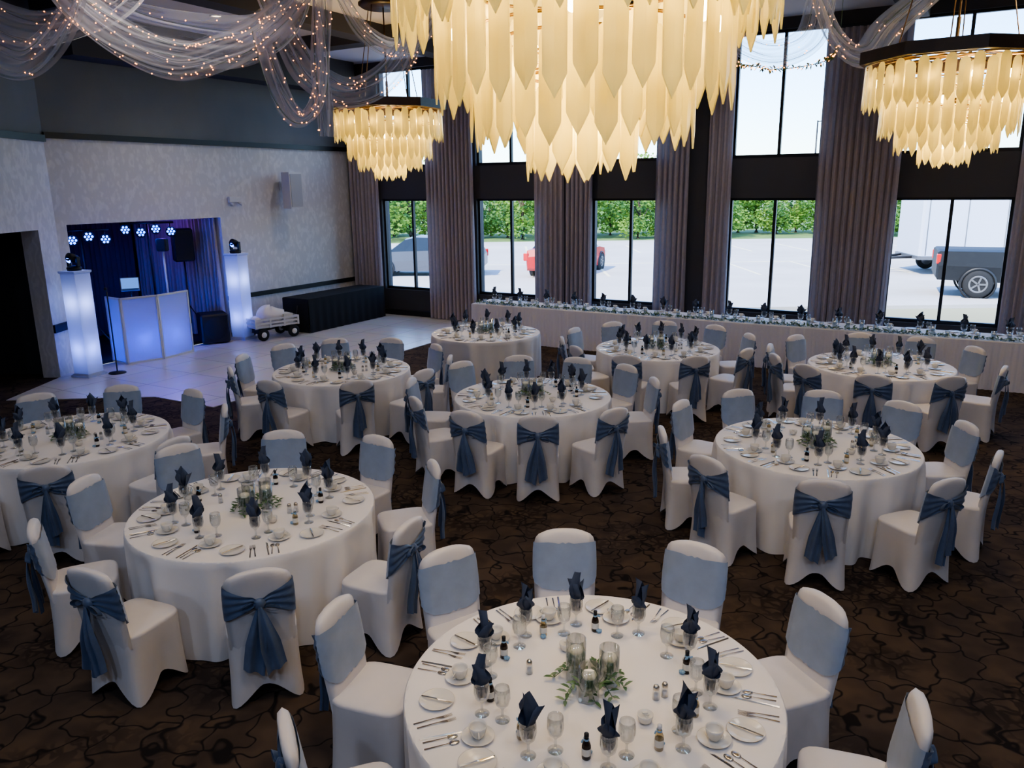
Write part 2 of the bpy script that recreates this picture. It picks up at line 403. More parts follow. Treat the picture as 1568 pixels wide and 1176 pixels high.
# ------------------------------------------------------------ banquet chair
def make_chair(var):
    rnd = random.Random(var*17+3)
    b = MB(); n = 5.0
    def per(phi, a=.215, bf=.205, br=.235):
        c, s = cos(phi), sin(phi); bb = bf if s > 0 else br
        r = (abs(c/a)**n+abs(s/bb)**n)**(-1/n); return r*c, r*s
    ph0 = rnd.random()*6
    def skirt(u, v):
        phi = 2*pi*u+pi/4; x, y = per(phi); c = abs(sin(2*(phi)))
        cc = c**2.6
        hem = .004+.125*(1-cc)
        z = .462+(hem-.462)*v
        out = 1+.10*cc*v**2-.10*(1-cc)*sin(pi*min(1, v*.9)*.5)**1.5
        w = .004*sin(phi*9+ph0)*v
        return (x*out+w, y*out+w, z)
    b.grid(skirt, 64, 8, M_cover, True)
    def top(u, v):
        phi = 2*pi*u; x, y = per(phi)
        rr = [1, .995, .97, .92, .8, .6, .35, 0][round(v*7)]; zz = [.462, .472, .480, .485, .488, .491, .494, .495][round(v*7)]
        return (x*rr, y*rr, zz)
    b.grid(top, 48, 7, M_cover, True)
    prof = [(.40, .196, 1), (.5, .200, 1), (.6, .204, 1), (.7, .206, 1), (.8, .204, 1), (.86, .199, 1), (.89, .190, 1), (.912, .170, .95), (.927, .135, .85), (.938, .085, .7), (.943, .03, .4), (.944, 0, .1)]
    def by(z): return -.200-.075*max(0, z-.42)/.5
    def sec(phi, w, t):
        c, s = cos(phi), sin(phi); e = 3
        r = (abs(c/w)**e+abs(s/t)**e)**(-1/e); return r*c, r*s
    def back(u, v):
        z, w, tt = prof[round(v*11)]
        if w == 0: return (0, by(z), z)
        x, y = sec(2*pi*u, w, .032*tt); return (x, by(z)+y, z)
    b.grid(back, 36, 11, M_cover, True)
    def wid(z):
        for (z0, w0, _), (z1, w1, _) in zip(prof, prof[1:]):
            if z0 <= z <= z1: return w0+(w1-w0)*(z-z0)/(z1-z0)
        return .2
    zc = .742; tilt = rnd.uniform(-.015, .015)
    def sash(phi, v):
        vv = v*2-1
        s_ = sin(phi)
        x0, y0 = sec(phi, .206, .032); xr = min(1, abs(x0)/.2)
        if s_ >= -1e-9:
            bl = min(1, max(0, s_)*4); hh = .118+.040*bl; zz = zc-.034*bl; bulge = 0.
        else:
            hh = .028+.090*xr**.9; bulge = -.012*(1-xr); zz = zc+tilt*(1-xr)
        z = zz+vv*hh+.004*sin(phi*7+ph0)
        w = wid(z)+.007; x, y = sec(phi, w, .040)
        wr = .0065*sin(vv*11+xr*5+ph0)*(1 if s_ < 0 else .2)
        if s_ < 0: y += wr+bulge
        else: y += abs(wr)
        return (x, by(z)+y, z)
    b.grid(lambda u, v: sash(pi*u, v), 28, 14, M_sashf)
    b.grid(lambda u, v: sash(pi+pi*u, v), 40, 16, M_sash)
    ky = by(zc)-.058
    b.grid(lambda u, v: ((.036+.004*sin(8*pi*u))*sin(pi*v)*cos(2*pi*u), ky+.024*sin(pi*v)*sin(2*pi*u), zc+tilt-.038*cos(pi*v)), 16, 8, M_sash, True)
    for sgn in (-1, 1):
        ang = sgn*rnd.uniform(.05, .24); L = rnd.uniform(.40, .50); W = rnd.uniform(.085, .13); p = rnd.random()*6
        def tail(u, v):
            w = .022+(W-.022)*min(1, v*1.7)**.8; d = (u-.5)*w
            y = ky-.012-.012*sgn-.03*sin(min(1, v*1.3)*pi)*.5+.016*sin(u*2*pi*1.5+p)*min(1, v*2)
            zl = L*v-.04*v*(u-.5)*sgn
            return (d*cos(ang)+sin(ang)*zl, y, zc+tilt-.01-zl*cos(ang)+d*sin(ang))
        b.grid(tail, 12, 10, M_sash)
        lw = rnd.uniform(.07, .11)
        def loop(u, v):
            a = 2*pi*u; x = sgn*(.02+lw*.5*(1-cos(a))); z = zc+tilt-.012*sgn+.022*sin(a)-x*sgn*.25
            return (x, ky-.004-.016*(v-.5)*2-.012*sin(a/2), z+(v-.5)*.02)
        b.grid(loop, 16, 3, M_sash, True)
    return b.mesh('banquet_chair')
chairs = [make_chair(i) for i in range(5)]

# ------------------------------------------------------------ round table
def make_table(var, R=.915, H=.76):
    rnd = random.Random(var+40); b = MB()
    fr = [rnd.random()*6 for _ in range(3)]
    def top(u, v):
        r = R*[0, .35, .7, .9, .975, .993][round(v*5)]
        return (r*cos(2*pi*u), r*sin(2*pi*u), H-(.0 if v < .95 else .002))
    b.grid(top, 180, 5, M_linen, True)
    def drape(u, v):
        a = 2*pi*u
        f = sin(10*a+fr[0]+sin(3*a))*.55+sin(17*a+fr[1])*.45+sin(26*a+fr[2])*.2
        f = (f if f > 0 else f*.9)
        if v == 0: return (R*.993*cos(a), R*.993*sin(a), H-.002)
        if v < .1: return (R*cos(a), R*sin(a), H-.012)
        t = (v-.08)/.92
        r = R-.016*t+.072*f*t**.55-.012*t
        return (r*cos(a), r*sin(a), H-.012-(H-.02)*t)
    b.grid(drape, 300, 14, M_linen, True)
    return b.mesh('round_banquet_table')
tables = [make_table(i) for i in range(3)]

# ------------------------------------------------------------ tableware
def P_plate():
    b = MB(); b.lathe([(0, .004), (.05, .004), (.056, .006), (.082, .014), (.085, .0155), (.083, .013), (.055, .003), (.045, 0), (0, 0)], 28, M_chin)
    M = T((0.0, 0, .017)) @ Rz(.9)
    b.raw([(-.08, -.005, 0), (.0, -.004, 0), (.01, -.008, 0), (.075, -.007, 0), (.082, .003, 0), (0, .004, 0), (-.08, .005, 0), (-.08, 0, .004), (.0, 0, .004), (.07, 0, .002)],
          [(0, 1, 8, 7), (7, 8, 5, 6), (1, 2, 3, 9, 8), (8, 9, 4, 5), (3, 4, 9)], M_steel, False, M)
    return b
def P_cup():
    b = MB(); b.lathe([(0, .004), (.035, .004), (.06, .010), (.074, .016), (.076, .017), (.073, .014), (.04, .0), (0, 0)], 26, M_chin)
    b.lathe([(0, .010), (.022, .010), (.024, .014), (.034, .03), (.040, .055), (.041, .066), (.039, .067), (.037, .055), (.03, .03), (.018, .02), (0, .02)], 24, M_chin)
    pts = [(.036+.024*sin(pi*t/8)*1.0, 0, .028+.03*t/8*1.0) for t in range(9)]
    b.tube(pts, .0035, M_chin, 6); return b
def P_goblet(napkin, rnd):
    b = MB()
    b.lathe([(0, .002), (.034, .0), (.035, .003), (.012, .008), (.006, .02), (.0055, .055), (.012, .068), (.030, .085), (.038, .115), (.037, .150), (.034, .172), (.033, .172), (.036, .148), (.036, .115), (.027, .088), (.0, .072)], 20, M_glass)
    if napkin:
        for k in range(3):
            a = rnd.random()*.6+k*2.1; lean = [.012, .055, .035][k]; h = [.315, .265, .285][k]+rnd.uniform(-.015, .015)
            def fn(u, v):
                x = (u-.5)*2
                wz = .014+.036*min(1, v*1.6) if v < .68 else .050*(1-(v-.68)/.32)**.9+.001
                if v < .45: wz = min(wz, .028)
                z = .085+(h-.085)*v-(.012*abs(x) if v > .5 else 0)
                y = lean*v**1.6+.016*cos(x*pi*.75)*(.6+v)-.008+.003*sin(x*9)
                return (x*wz, y, z)
            b.grid(fn, 10, 12, M_napk, False, True, Rz(a))
    return b
def P_fork():
    b = MB(); b.raw([(-.0045, -.10, 0), (.0045, -.10, 0), (.0025, 0, .004), (-.0025, 0, .004), (.009, .045, 0), (-.009, .045, 0)], [(0, 1, 2, 3), (3, 2, 4, 5)], M_steel, False, T((0, 0, .003)))
    for k in range(4):
        x = -.0078+k*.0052; b.raw([(x-.0013, .045, 0), (x+.0013, .045, 0), (x+.0008, .085, .004), (x-.0008, .085, .004)], [(0, 1, 2, 3)], M_steel, False, T((0, 0, .003)))
    return b
def P_knife():
    b = MB(); b.raw([(-.006, -.11, 0), (.006, -.11, 0), (.005, 0, 0), (-.005, 0, 0), (.008, .01, 0), (.008, .09, 0), (-.004, .11, 0), (0, -.11, .005), (0, 0, .005), (-.002, .1, .002)],
        [(0, 7, 8, 3), (7, 1, 2, 8), (3, 8, 9, 6), (8, 2, 4, 5, 9), (5, 6, 9)], M_steel, False, T((0, 0, .001))); return b
def P_spoon():
    b = MB(); b.raw([(-.0045, -.09, 0), (.0045, -.09, 0), (.002, .02, .003), (-.002, .02, .003)], [(0, 1, 2, 3)], M_steel, False, T((0, 0, .003)))
    b.ball((0, .045, .005), (.016, .026, .004), M_steel, 10, 5); return b
def P_bottle(dark):
    b = MB(); m = M_brown if dark else M_amber
    b.lathe([(0, 0), (.018, 0), (.02, .004), (.02, .065), (.016, .078), (.009, .092), (.0085, .108), (0, .108)], 16, m)
    b.lathe([(.0095, .104), (.0105, .106), (.0105, .122), (0, .124)], 14, M_blk if dark else M_white)
    b.lathe([(.0205, .02), (.0208, .022), (.0208, .052), (.0205, .054)], 16, M_label)
    b.lathe([(.0105, .088), (.0125, .09), (.0125, .096), (.0105, .098)], 12, M_rib)
    for s in (-1, 1): b.ball((s*.014, .014, .09), (.012, .004, .007), M_rib, 8, 4)
    for k in range(5): b.ball((.028+.009*cos(k*1.26), .009*sin(k*1.26), .012), (.009, .009, .008), M_rib, 6, 4)
    return b
def P_shaker():
    b = MB(); b.lathe([(0, 0), (.018, 0), (.019, .01), (.015, .05), (.014, .055)], 14, M_glass); b.lathe([(0, .002), (.013, .002), (.012, .03), (0, .03)], 12, M_white)
    b.lathe([(.0155, .053), (.0155, .066), (.01, .076), (0, .078)], 14, M_steel); return b
def leaf(b, M, L, W, mat):
    b.raw([(0, 0, 0), (W*.5, L*.35, .004), (W*.42, L*.7, .002), (0, L, -.006), (-W*.42, L*.7, .002), (-W*.5, L*.35, .004), (0, L*.5, -.004)],
          [(0, 1, 6), (1, 2, 6), (2, 3, 6), (3, 4, 6), (4, 5, 6), (5, 0, 6)], mat, True, M)
def P_center(rnd):
    b = MB()
    for k in range(3):
        a = .5+k*2.094; x, y = .095*cos(a), .095*sin(a); h = [.23, .18, .20][k]; M = T((x, y, 0))
        b.lathe([(0, .001), (.048, .001), (.050, .005), (.050, h), (.047, h), (.047, .008), (0, .008)], 28, M_glass, M)
        wl = h*.7
        b.lathe([(.0465, .009), (.0465, wl), (0, wl)], 24, M_water, M)
        b.lathe([(0, wl-.012), (.03, wl-.010), (.036, wl+.004), (.034, wl+.014), (.012, wl+.012), (0, wl+.014)], 18, M_cand, M)
        for j in range(4):
            leaf(b, M @ T((0, 0, .012+j*.02)) @ Rz(j*1.9) @ Rx(.9), .05, .02, M_leaf)
    for s in range(8):
        a = s*.8+rnd.uniform(-.2, .2); L = rnd.uniform(.07, .15); pts = []
        for j in range(7):
            t = j/6; pts.append(Vector(((.04+L*t)*cos(a+.3*t), (.04+L*t)*sin(a+.3*t), .018+.05*sin(pi*t)*rnd.uniform(.7, 1.2))))
        b.tube(pts, .0018, M_leaf, 5)
        for j in range(1, 7):
            for sg in (-1, 1):
                leaf(b, T(pts[j]) @ Rz(a-pi/2+sg*.9+rnd.uniform(-.2, .2)) @ Rx(rnd.uniform(-.1, .6)), rnd.uniform(.035, .06), .019, M_leaf if rnd.random() < .6 else M_leaf2)
    for s in range(6):
        a = rnd.random()*6.28; r = rnd.uniform(.07, .14); b.ball((r*cos(a), r*sin(a), .014), .011, M_flow, 8, 5)
    return b
def P_creamer():
    b = MB(); b.lathe([(0, .003), (.02, .003), (.03, .012), (.036, .035), (.037, .045), (.034, .045), (.028, .016), (0, .01)], 18, M_chin)
    for k in range(5): b.box(-.012, .012, -.008, .008, .02+k*.006, .025+k*.006, M_label, Rz(k*.8) @ Rx(.2))
    return b
rg = random.Random(5)
kinds = {'dessert_plate': P_plate(), 'coffee_cup_and_saucer': P_cup(), 'dinner_fork': P_fork(), 'dinner_knife': P_knife(), 'teaspoon': P_spoon(),
         'water_goblet': P_goblet(False, rg), 'favor_bottle': P_bottle(True), 'favor_bottle_': P_bottle(False), 'salt_shaker': P_shaker(),
         'candle_centerpiece': P_center(rg), 'sugar_bowl': P_creamer()}
gob = [P_goblet(True, random.Random(i)) for i in range(4)]
for i, g in enumerate(gob): kinds['napkin_goblet#%d' % i] = g
meshes = {k: v.mesh(k.strip('_').split('#')[0]) for k, v in kinds.items()}

def dress(cx, cy, angles, merged, rnd):
    Mt = T((cx, cy, .7605)); acc = MB() if merged else None
    def put(kind, M):
        if merged: acc.add(kinds[kind], M)
        else: inst(kind.strip('_').split('#')[0], meshes[kind], M)
    for i, th in enumerate(angles):
        F = Mt @ Rz(rad(th)+pi/2)
        def at(x, y, r=0, j=.008): return F @ T((x+rnd.uniform(-j, j), y+rnd.uniform(-j, j), 0)) @ Rz(r+rnd.uniform(-.1, .1))
        put('dessert_plate', at(-.155, -.735, rnd.uniform(-.3, .3)))
        put('dinner_fork', at(-.035, -.78, 0, .004)); put('dinner_fork', at(-.008, -.775, 0, .004))
        put('dinner_knife', at(.080, -.77, 0, .003)); put('teaspoon', at(.110, -.78, 0, .003)); put('teaspoon', at(.148, -.785, 0, .003))
        put('coffee_cup_and_saucer', at(.16, -.63, rnd.uniform(-.9, .6)))
        put('napkin_goblet#%d' % rnd.randrange(4), at(.0, -.57, rnd.random()*6))
        put('water_goblet', at(.085, -.49))
        if i % 2 == 0 or rnd.random() < .4: put('favor_bottle' if rnd.random() < .5 else 'favor_bottle_', at(-.085, -.50, rnd.random()*3))
    put('candle_centerpiece', Mt @ Rz(rnd.random()*6))
    put('salt_shaker', Mt @ T((.30, -.10, 0))); put('salt_shaker', Mt @ T((.345, -.08, 0))); put('sugar_bowl', Mt @ T((.22, -.27, 0)))
    put('salt_shaker', Mt @ T((-.30, .12, 0))); put('sugar_bowl', Mt @ T((-.1, .32, 0)))
    if merged: acc.obj('place_settings')

TB = [
 (.37, 3.42, [22, 57, 92, 124, 159, 200, 236, 272, 308, 344], False),
 (-2.0, 5.72, [21, 59, 97, 134, 171, 206, 247, 288, 331], False),
 (-4.42, 7.6, [20, 58, 96, 132, 170, 210, 251, 291, 334], True),
 (-2.3, 10.5, [0, 34, 70, 105, 138, 170, 204, 246, 288, 326], True),
 (-.43, 13.2, [], True),
 (.24, 9.0, [2, 33, 64, 96, 129, 172, 208, 240, 271, 303], True),
 (2.19, 11.7, [5, 40, 75, 110, 145, 178, 208, 243, 280, 318], True),
 (2.84, 7.08, [3, 34, 67, 103, 137, 180, 213, 251, 289, 328], False),
 (4.95, 10.4, [10, 43, 77, 118, 155, 182, 210, 243, 277, 318], True)]
for ti, (cx, cy, angs, mg) in enumerate(TB):
    rnd = random.Random(ti*7+1)
    inst('round_banquet_table', tables[ti % 3], T((cx, cy, 0)) @ Rz(ti*1.3))
    for th in angs:
        r = 1.165+rnd.uniform(-.01, .03)
        px, py = cx+r*cos(rad(th)), cy+r*sin(rad(th))
        inst('banquet_chair', chairs[rnd.randrange(5)], T((px, py, 0)) @ Rz(rad(th)+pi/2+rnd.uniform(-.07, .07)))
    dress(cx, cy, angs or [i*40+10 for i in range(9)], mg, rnd)

# ------------------------------------------------------------ head table
HS0, HS1, HQ0, HQ1 = 2.42, 13.6, -1.95, -1.2
b = MB()
b.bbox(HS0, HS1, HQ0, HQ1, .735, .765, .008, M_linen)
perim = [(HS0, HQ1), (HS0, HQ0), (HS1, HQ0), (HS1, HQ1), (HS0, HQ1)]
for (x0, y0), (x1, y1) in zip(perim, perim[1:]):
    L = math.hypot(x1-x0, y1-y0); nx, ny = (y1-y0)/L, -(x1-x0)/L; npl = max(4, round(L/.085))
    def fn(u, v):
        a = .006+.020*(.5+.5*sin(2*pi*npl*u))*(.4+.6*v)+.008*v*sin(2*pi*npl*u*.23)
        return (x0+(x1-x0)*u+nx*a, y0+(y1-y0)*u+ny*a, .755-.75*v)
    b.grid(fn, npl*8, 5, M_skirt)
b.obj('head_table', MW)
acc = MB(); gar = MB(); cg = MB(); rnd = random.Random(77)
x = HS0+.35; i = 0
while x < HS1-.2:
    q = HQ0+.36
    acc.add(gob[i % 4], T((x, q, .7655)) @ Rz(rnd.random()*6) @ Matrix.Diagonal((1.35, 1.35, 1.05, 1)))
    acc.add(kinds['water_goblet'], T((x+.12, q+.03, .7655))); acc.add(kinds['dessert_plate'], T((x-.14, HQ1-.12, .7655))); acc.add(kinds['coffee_cup_and_saucer'], T((x+.15, HQ1-.12, .7655)))
    acc.add(kinds['dinner_fork'], T((x-.03, HQ1-.12, .7655)))
    x += .62; i += 1
acc.obj('head_table_settings', MW)
x = HS0+.1
while x < HS1-.1:
    q = HQ0+.08+rnd.uniform(-.05, .04)
    for k in range(3):
        leaf(gar, T((x, q, .772+rnd.random()*.03)) @ Rz(rnd.random()*6.28) @ Rx(rnd.uniform(0, .8)), rnd.uniform(.05, .08), .03, M_leaf if rnd.random() < .4 else M_leaf2)
    if rnd.random() < .6: gar.ball((x, q, .785), rnd.uniform(.014, .019), M_flow if rnd.random() < .6 else M_rib, 7, 5)
    x += .028
gar.obj('flower_garland', MW)
x = HS0+.2
while x < HS1-.1:
    M = T((x, HQ0+.215+rnd.uniform(-.02, .02), .7655)); h = rnd.choice([.08, .12, .16])
    cg.lathe([(0, .001), (.035, .001), (.036, h), (.034, h), (.034, .006), (0, .006)], 16, M_glass, M)
    cg.lathe([(.033, .007), (.033, h*.6), (0, h*.6)], 14, M_water, M); cg.lathe([(0, h*.6), (.022, h*.6+.002), (.022, h*.6+.012), (0, h*.6+.012)], 12, M_cand, M)
    x += .21
cg.obj('candle_glasses', MW)

# ------------------------------------------------------------ chandeliers
def make_chandelier():
    b = MB(); rnd = random.Random(3)
    def slab(M, L, w):
        t = .004
        o = [(0.012, .03), (w*.42, .005), (w*.5, -.03), (w*.5, -L+.095), (w*.30, -L+.055), (0, -L), (-w*.30, -L+.055), (-w*.5, -L+.095), (-w*.5, -.03), (-w*.42, .005), (-.012, .03)]
        n = len(o)
        vs = [(x, -t, z) for x, z in o]+[(x, t, z) for x, z in o]
        vs += [(0, -t*2.2, -.03), (0, -t*2.2, -L+.08), (0, t*2.2, -.03), (0, t*2.2, -L+.08)]; c = 2*n
        fs = [(i, (i+1) % n, n+(i+1) % n, n+i) for i in range(n)]
        for o_, f0 in ((0, c), (n, c+2)):
            fs += [(o_+0, o_+1, f0), (o_+1, o_+2, f0), (o_+2, o_+3, f0+1, f0), (o_+3, o_+4, f0+1), (o_+4, o_+5, f0+1), (o_+5, o_+6, f0+1), (o_+6, o_+7, f0+1), (o_+7, o_+8, f0, f0+1), (o_+8, o_+9, f0), (o_+9, o_+10, f0), (o_+10, o_+0, f0)]
        b.raw(vs, fs, M_slab, False, M)
    tiers = [(.895, 1.10, .44, 44, .106), (.78, 1.09, .40, 22, .10), (.70, .90, .54, 36, .102), (.53, .66, .475, 28, .100), (.40, .62, .36, 12, .09), (.27, .46, .42, 15, .096), (.10, .36, .33, 5, .09)]
    for R, zt, L, n, w in tiers:
        for i in range(n):
            a = 2*pi*i/n; zz = zt-(.05 if i % 2 else 0)
            slab(T((R*cos(a), R*sin(a), zz)) @ Rz(a+pi/2+rnd.uniform(-.06, .06)) @ Rx(rnd.uniform(-.03, .03)), L-(0.01 if i % 2 else 0), w)
        b.tube([(R*cos(2*pi*k/48), R*sin(2*pi*k/48), zt+.03) for k in range(49)], .008, M_brass, 6)
    oc = lambda R: [(R*cos(pi/8+k*pi/4), R*sin(pi/8+k*pi/4)) for k in range(8)]
    O, I = oc(.99), oc(.90)
    vs = [(x, y, z) for z in (1.14, 1.27) for x, y in O]+[(x, y, z) for z in (1.14, 1.27) for x, y in I]
    fs = []
    for i in range(8):
        j = (i+1) % 8
        fs += [(i, j, 8+j, 8+i), (16+i, 16+j, 24+j, 24+i), (i, j, 16+j, 16+i), (8+i, 8+j, 24+j, 24+i)]
    b.raw(vs, fs, M_wood, False)
    for k in range(4):
        a = k*pi/4+pi/8; b.tube([(-.93*cos(a), -.93*sin(a), 1.2), (.93*cos(a), .93*sin(a), 1.2)], .014, M_brass, 6)
    b.tube([(0, 0, .4), (0, 0, 1.6)], .02, M_brass, 8)
    for R, zt in ((.55, .9), (.3, .55)):
        for k in range(4):
            a = k*pi/4; b.tube([(-R*cos(a), -R*sin(a), zt), (R*cos(a), R*sin(a), zt)], .006, M_brass, 5)
    for R, z, n in ((.83, .92, 14), (.62, .70, 12), (.45, .50, 8), (.18, .25, 4)):
        for k in range(n):
            a = 2*pi*(k+.5)/n; b.ball((R*cos(a), R*sin(a), z), (.028, .028, .045), M_bulb, 8, 6)
            b.tube([(R*cos(a), R*sin(a), z+.04), (R*cos(a), R*sin(a), z+.11)], .014, M_brass, 6)
    return b
ch = make_chandelier()
def chandelier(x, y, z, rot):
    c = MB(); c.add(ch)
    for k in range(4):
        a = k*pi/2+pi/4; c.tube([(.62*cos(a), .62*sin(a), 1.2), (.3*cos(a), .3*sin(a), CEIL-z-.06)], .007, M_brass, 5)
    c.tube([(0, 0, 1.5), (0, 0, CEIL-z)], .012, M_brass, 6)
    c.lathe([(.40, CEIL-z), (.40, CEIL-z-.03), (.34, CEIL-z-.07), (0, CEIL-z-.07)], 24, M_wood)
    c.obj('chandelier', T((x, y, z)) @ Rz(rot), recalc=False)
    for dz, e in ((.95, 34), (.62, 34), (.3, 18)):
        lamp('chandelier_lamp', 'POINT', (x, y, z+dz), e, (1, .75, .42), .12)
chandelier(.36, 4.08, 3.17, .1)
chandelier(-2.02, 14.0, 3.26, .3)
chandelier(4.95, 9.4, 3.29, .2)

# ------------------------------------------------------------ tulle swags
def cr(pts, n):
    P = [Vector(p) for p in pts]; P = [P[0]*2-P[1]]+P+[P[-1]*2-P[-2]]; out = []
    for i in range(1, len(P)-2):
        for k in range(n):
            t = k/n; a, b_, c, d = P[i-1:i+3]
            out.append(.5*((2*b_)+(c-a)*t+(2*a-5*b_+4*c-d)*t*t+(3*b_-a-3*c+d)*t**3))
    out.append(P[-2]); return out
def swag(pts, w, lights=60, seed=1, taper=True):
    rnd = random.Random(seed); C = cr(pts, 12); n = len(C); b = MB(); ph = [rnd.random()*6 for _ in range(4)]
    def P(u, v):
        i = min(n-1, int(round(u*(n-1)))); t = (C[min(i+1, n-1)]-C[max(i-1, 0)]).normalized()
        h = t.cross(Vector((0, 1, 0)))
        if h.length < .1: h = Vector((1, 0, 0))
        h.normalize(); dpt = Vector((0, 1, 0))
        W = w*(.35+.65*sin(pi*u)**.7 if taper else 1); k = v-.5
        off = .05*sin(v*22+ph[0]+u*3)+.025*sin(v*41+ph[1]-u*5)
        return C[i]+h*(k*W+.02*sin(v*13+u*9+ph[2]))+dpt*(off+k*.25)
    b.grid(P, n-1, 30, M_tulle)
    for _ in range(lights):
        u = rnd.random(); v = rnd.choice([rnd.gauss(.12, .05), rnd.gauss(.8, .08), rnd.random()]); v = min(.98, max(.02, v)); p = P(u, v)+Vector((rnd.uniform(-.01, .01), -.015, 0)); r = .0078
        b.raw([p+Vector(d)*r for d in ((1, 0, 0), (-1, 0, 0), (0, 1, 0), (0, -1, 0), (0, 0, 1), (0, 0, -1))],
              [(0, 2, 4), (2, 1, 4), (1, 3, 4), (3, 0, 4), (2, 0, 5), (1, 2, 5), (3, 1, 5), (0, 3, 5)], M_fairy, False)
    for vv in (.12, .8): b.tube([P(i/(n-1), vv) for i in range(n)], .0025, M_leaf, 4)
    return b.obj('tulle_swag', recalc=False)
swag([(-6.3, 9, 5.6), (-5.73, 9, 4.84), (-5.24, 9, 4.49), (-4.87, 9, 4.64), (-4.49, 9, 5.14), (-4.35, 9, 5.74)], .42, 60, 1)
swag([(-4.75, 9, 5.74), (-4.59, 9, 5.18), (-4.12, 9, 4.76), (-3.53, 9, 4.50), (-3.03, 9, 4.58), (-2.6, 9, 4.75), (-2.08, 9, 5.2), (-1.9, 9, 5.74)], .42, 170, 2)
swag([(-5.0, 9.6, 5.74), (-4.82, 9.6, 5.34), (-4.22, 9.6, 4.94), (-3.29, 9.6, 4.75), (-2.78, 9.6, 4.8), (-2.4, 9.6, 5.1), (-2.2, 9.6, 5.74)], .6, 60, 3)
swag([(-2.6, 9, 4.75), (-2.43, 9, 4.16), (-2.25, 9, 3.88), (-2.06, 9, 4.02), (-1.98, 9, 4.4), (-1.98, 9, 5.0)], .20, 50, 4)
swag([(-1.95, 9.1, 5.74), (-1.96, 9.1, 5.15), (-2.0, 9.1, 4.42), (-2.0, 9.1, 3.7)], .14, 25, 5, False)
swag([(-2.6, 9.3, 5.2), (-2.5, 10, 4.75), (-2.31, 10, 4.45), (-1.94, 10, 4.24), (-1.54, 10, 4.34), (-1.21, 10, 4.69), (-.99, 10, 5.32), (-.9, 10, 5.74)], .38, 90, 6)
swag([(-2.3, 12, 5.74), (-1.99, 12, 5.26), (-1.63, 12, 5.04), (-1.26, 12, 5.17), (-.97, 12, 5.59), (-.8, 12, 5.74)], .3, 40, 7)
swag([(2.3, 11, 5.74), (2.52, 11, 5.5), (2.88, 11, 5.0), (3.41, 11, 4.78), (3.9, 11, 4.95), (4.03, 11, 5.48), (4.1, 11, 5.74)], .36, 50, 8)
swag([(3.7, 10.8, 5.74), (3.86, 10.8, 5.47), (4.1, 10.8, 4.99), (4.38, 10.8, 4.74), (4.63, 10.8, 4.76), (4.85, 10.8, 5.05), (5.32, 10.8, 5.46), (5.6, 10.8, 5.74)], .34, 60, 9)
swag([(-6.6, 9.6, 5.7), (-5.93, 9.6, 5.16), (-5.25, 9.6, 4.9), (-4.49, 9.6, 5.1), (-4.06, 9.6, 5.4), (-3.8, 9.6, 5.74)], .45, 50, 10)
b = MB()
C = cr([(2.7, 11.3, 4.90), (2.95, 11.3, 4.73), (3.24, 11.3, 4.67), (3.6, 11.3, 4.62), (4.2, 11.3, 4.71), (4.4, 11.3, 4.9)], 14)
b.tube(C, .006, M_leaf, 5); rnd = random.Random(8)
for p in C:
    for _ in range(2): leaf(b, T(p) @ Rz(rnd.random()*6) @ Rx(rnd.uniform(-1.5, 1)), .07, .03, M_leaf)
    b.ball(p+Vector((0, -.02, rnd.uniform(-.04, .04))), .009, M_fairy, 6, 4)
for p in (C[0], C[-1]): b.tube([p, (p.x, p.y, CEIL)], .003, M_leaf, 4)
b.obj('string_light_vine')

# ------------------------------------------------------------ wall speaker, emergency light
b = MB()
b.raw([(-.2, 0, .40), (.2, 0, .40), (.2, 0, -.40), (-.2, 0, -.40), (-.14, .30, .40), (.14, .30, .40), (.14, .30, -.40), (-.14, .30, -.40)],
      [(0, 1, 2, 3), (4, 5, 6, 7), (0, 1, 5, 4), (1, 2, 6, 5), (2, 3, 7, 6), (3, 0, 4, 7)], M_white, False)
b.box(-.17, .17, -.012, 0, -.36, .36, pmat('speaker_grille', (.42, .42, .43), .6))
b.tube([(0, .3, .1), (0, .42, .1)], .03, M_white); b.box(-.08, .08, .42, .44, 0, .2, M_white)
p = rw(LW, -2.35, 3.11); d = Vector((cos(rad(-30)), sin(rad(-30)), 0))
b.obj('wall_speaker', T(p+d*.46) @ Rz(rad(60)))
b = MB(); b.bbox(-.16, .16, -.06, 0, -.05, .07, .012, M_white)
for s in (-1, 1):
    b.tube([(s*.1, -.06, -.07), (s*.14, -.10, -.09)], [.02, .04], M_white, 10); b.tube([(s*.1, -.03, -.05), (s*.1, -.06, -.08)], .012, M_white)
b.obj('emergency_light', T(rw(LW+.003, -3.76, 2.93)) @ Rz(rad(60)))

# ------------------------------------------------------------ black draped table
b = MB(); x0, x1, y0, y1 = LW+.42, LW+1.2, -3.0, -.35
b.bbox(x0, x1, y0, y1, .74, .77, .006, M_blkcloth)
pr = [(x0, y0), (x1, y0), (x1, y1), (x0, y1), (x0, y0)]
for (ax, ay), (bx, by_) in zip(pr, pr[1:]):
    L = math.hypot(bx-ax, by_-ay); nx, ny = (by_-ay)/L, -(bx-ax)/L
    b.grid(lambda u, v: (ax+(bx-ax)*u+nx*(.003+.02*v*(.5+.5*sin(L*u*26))), ay+(by_-ay)*u+ny*(.003+.02*v*(.5+.5*sin(L*u*26))), .76-.745*v), int(L*30), 5, M_blkcloth)
b.obj('black_draped_table', MW)

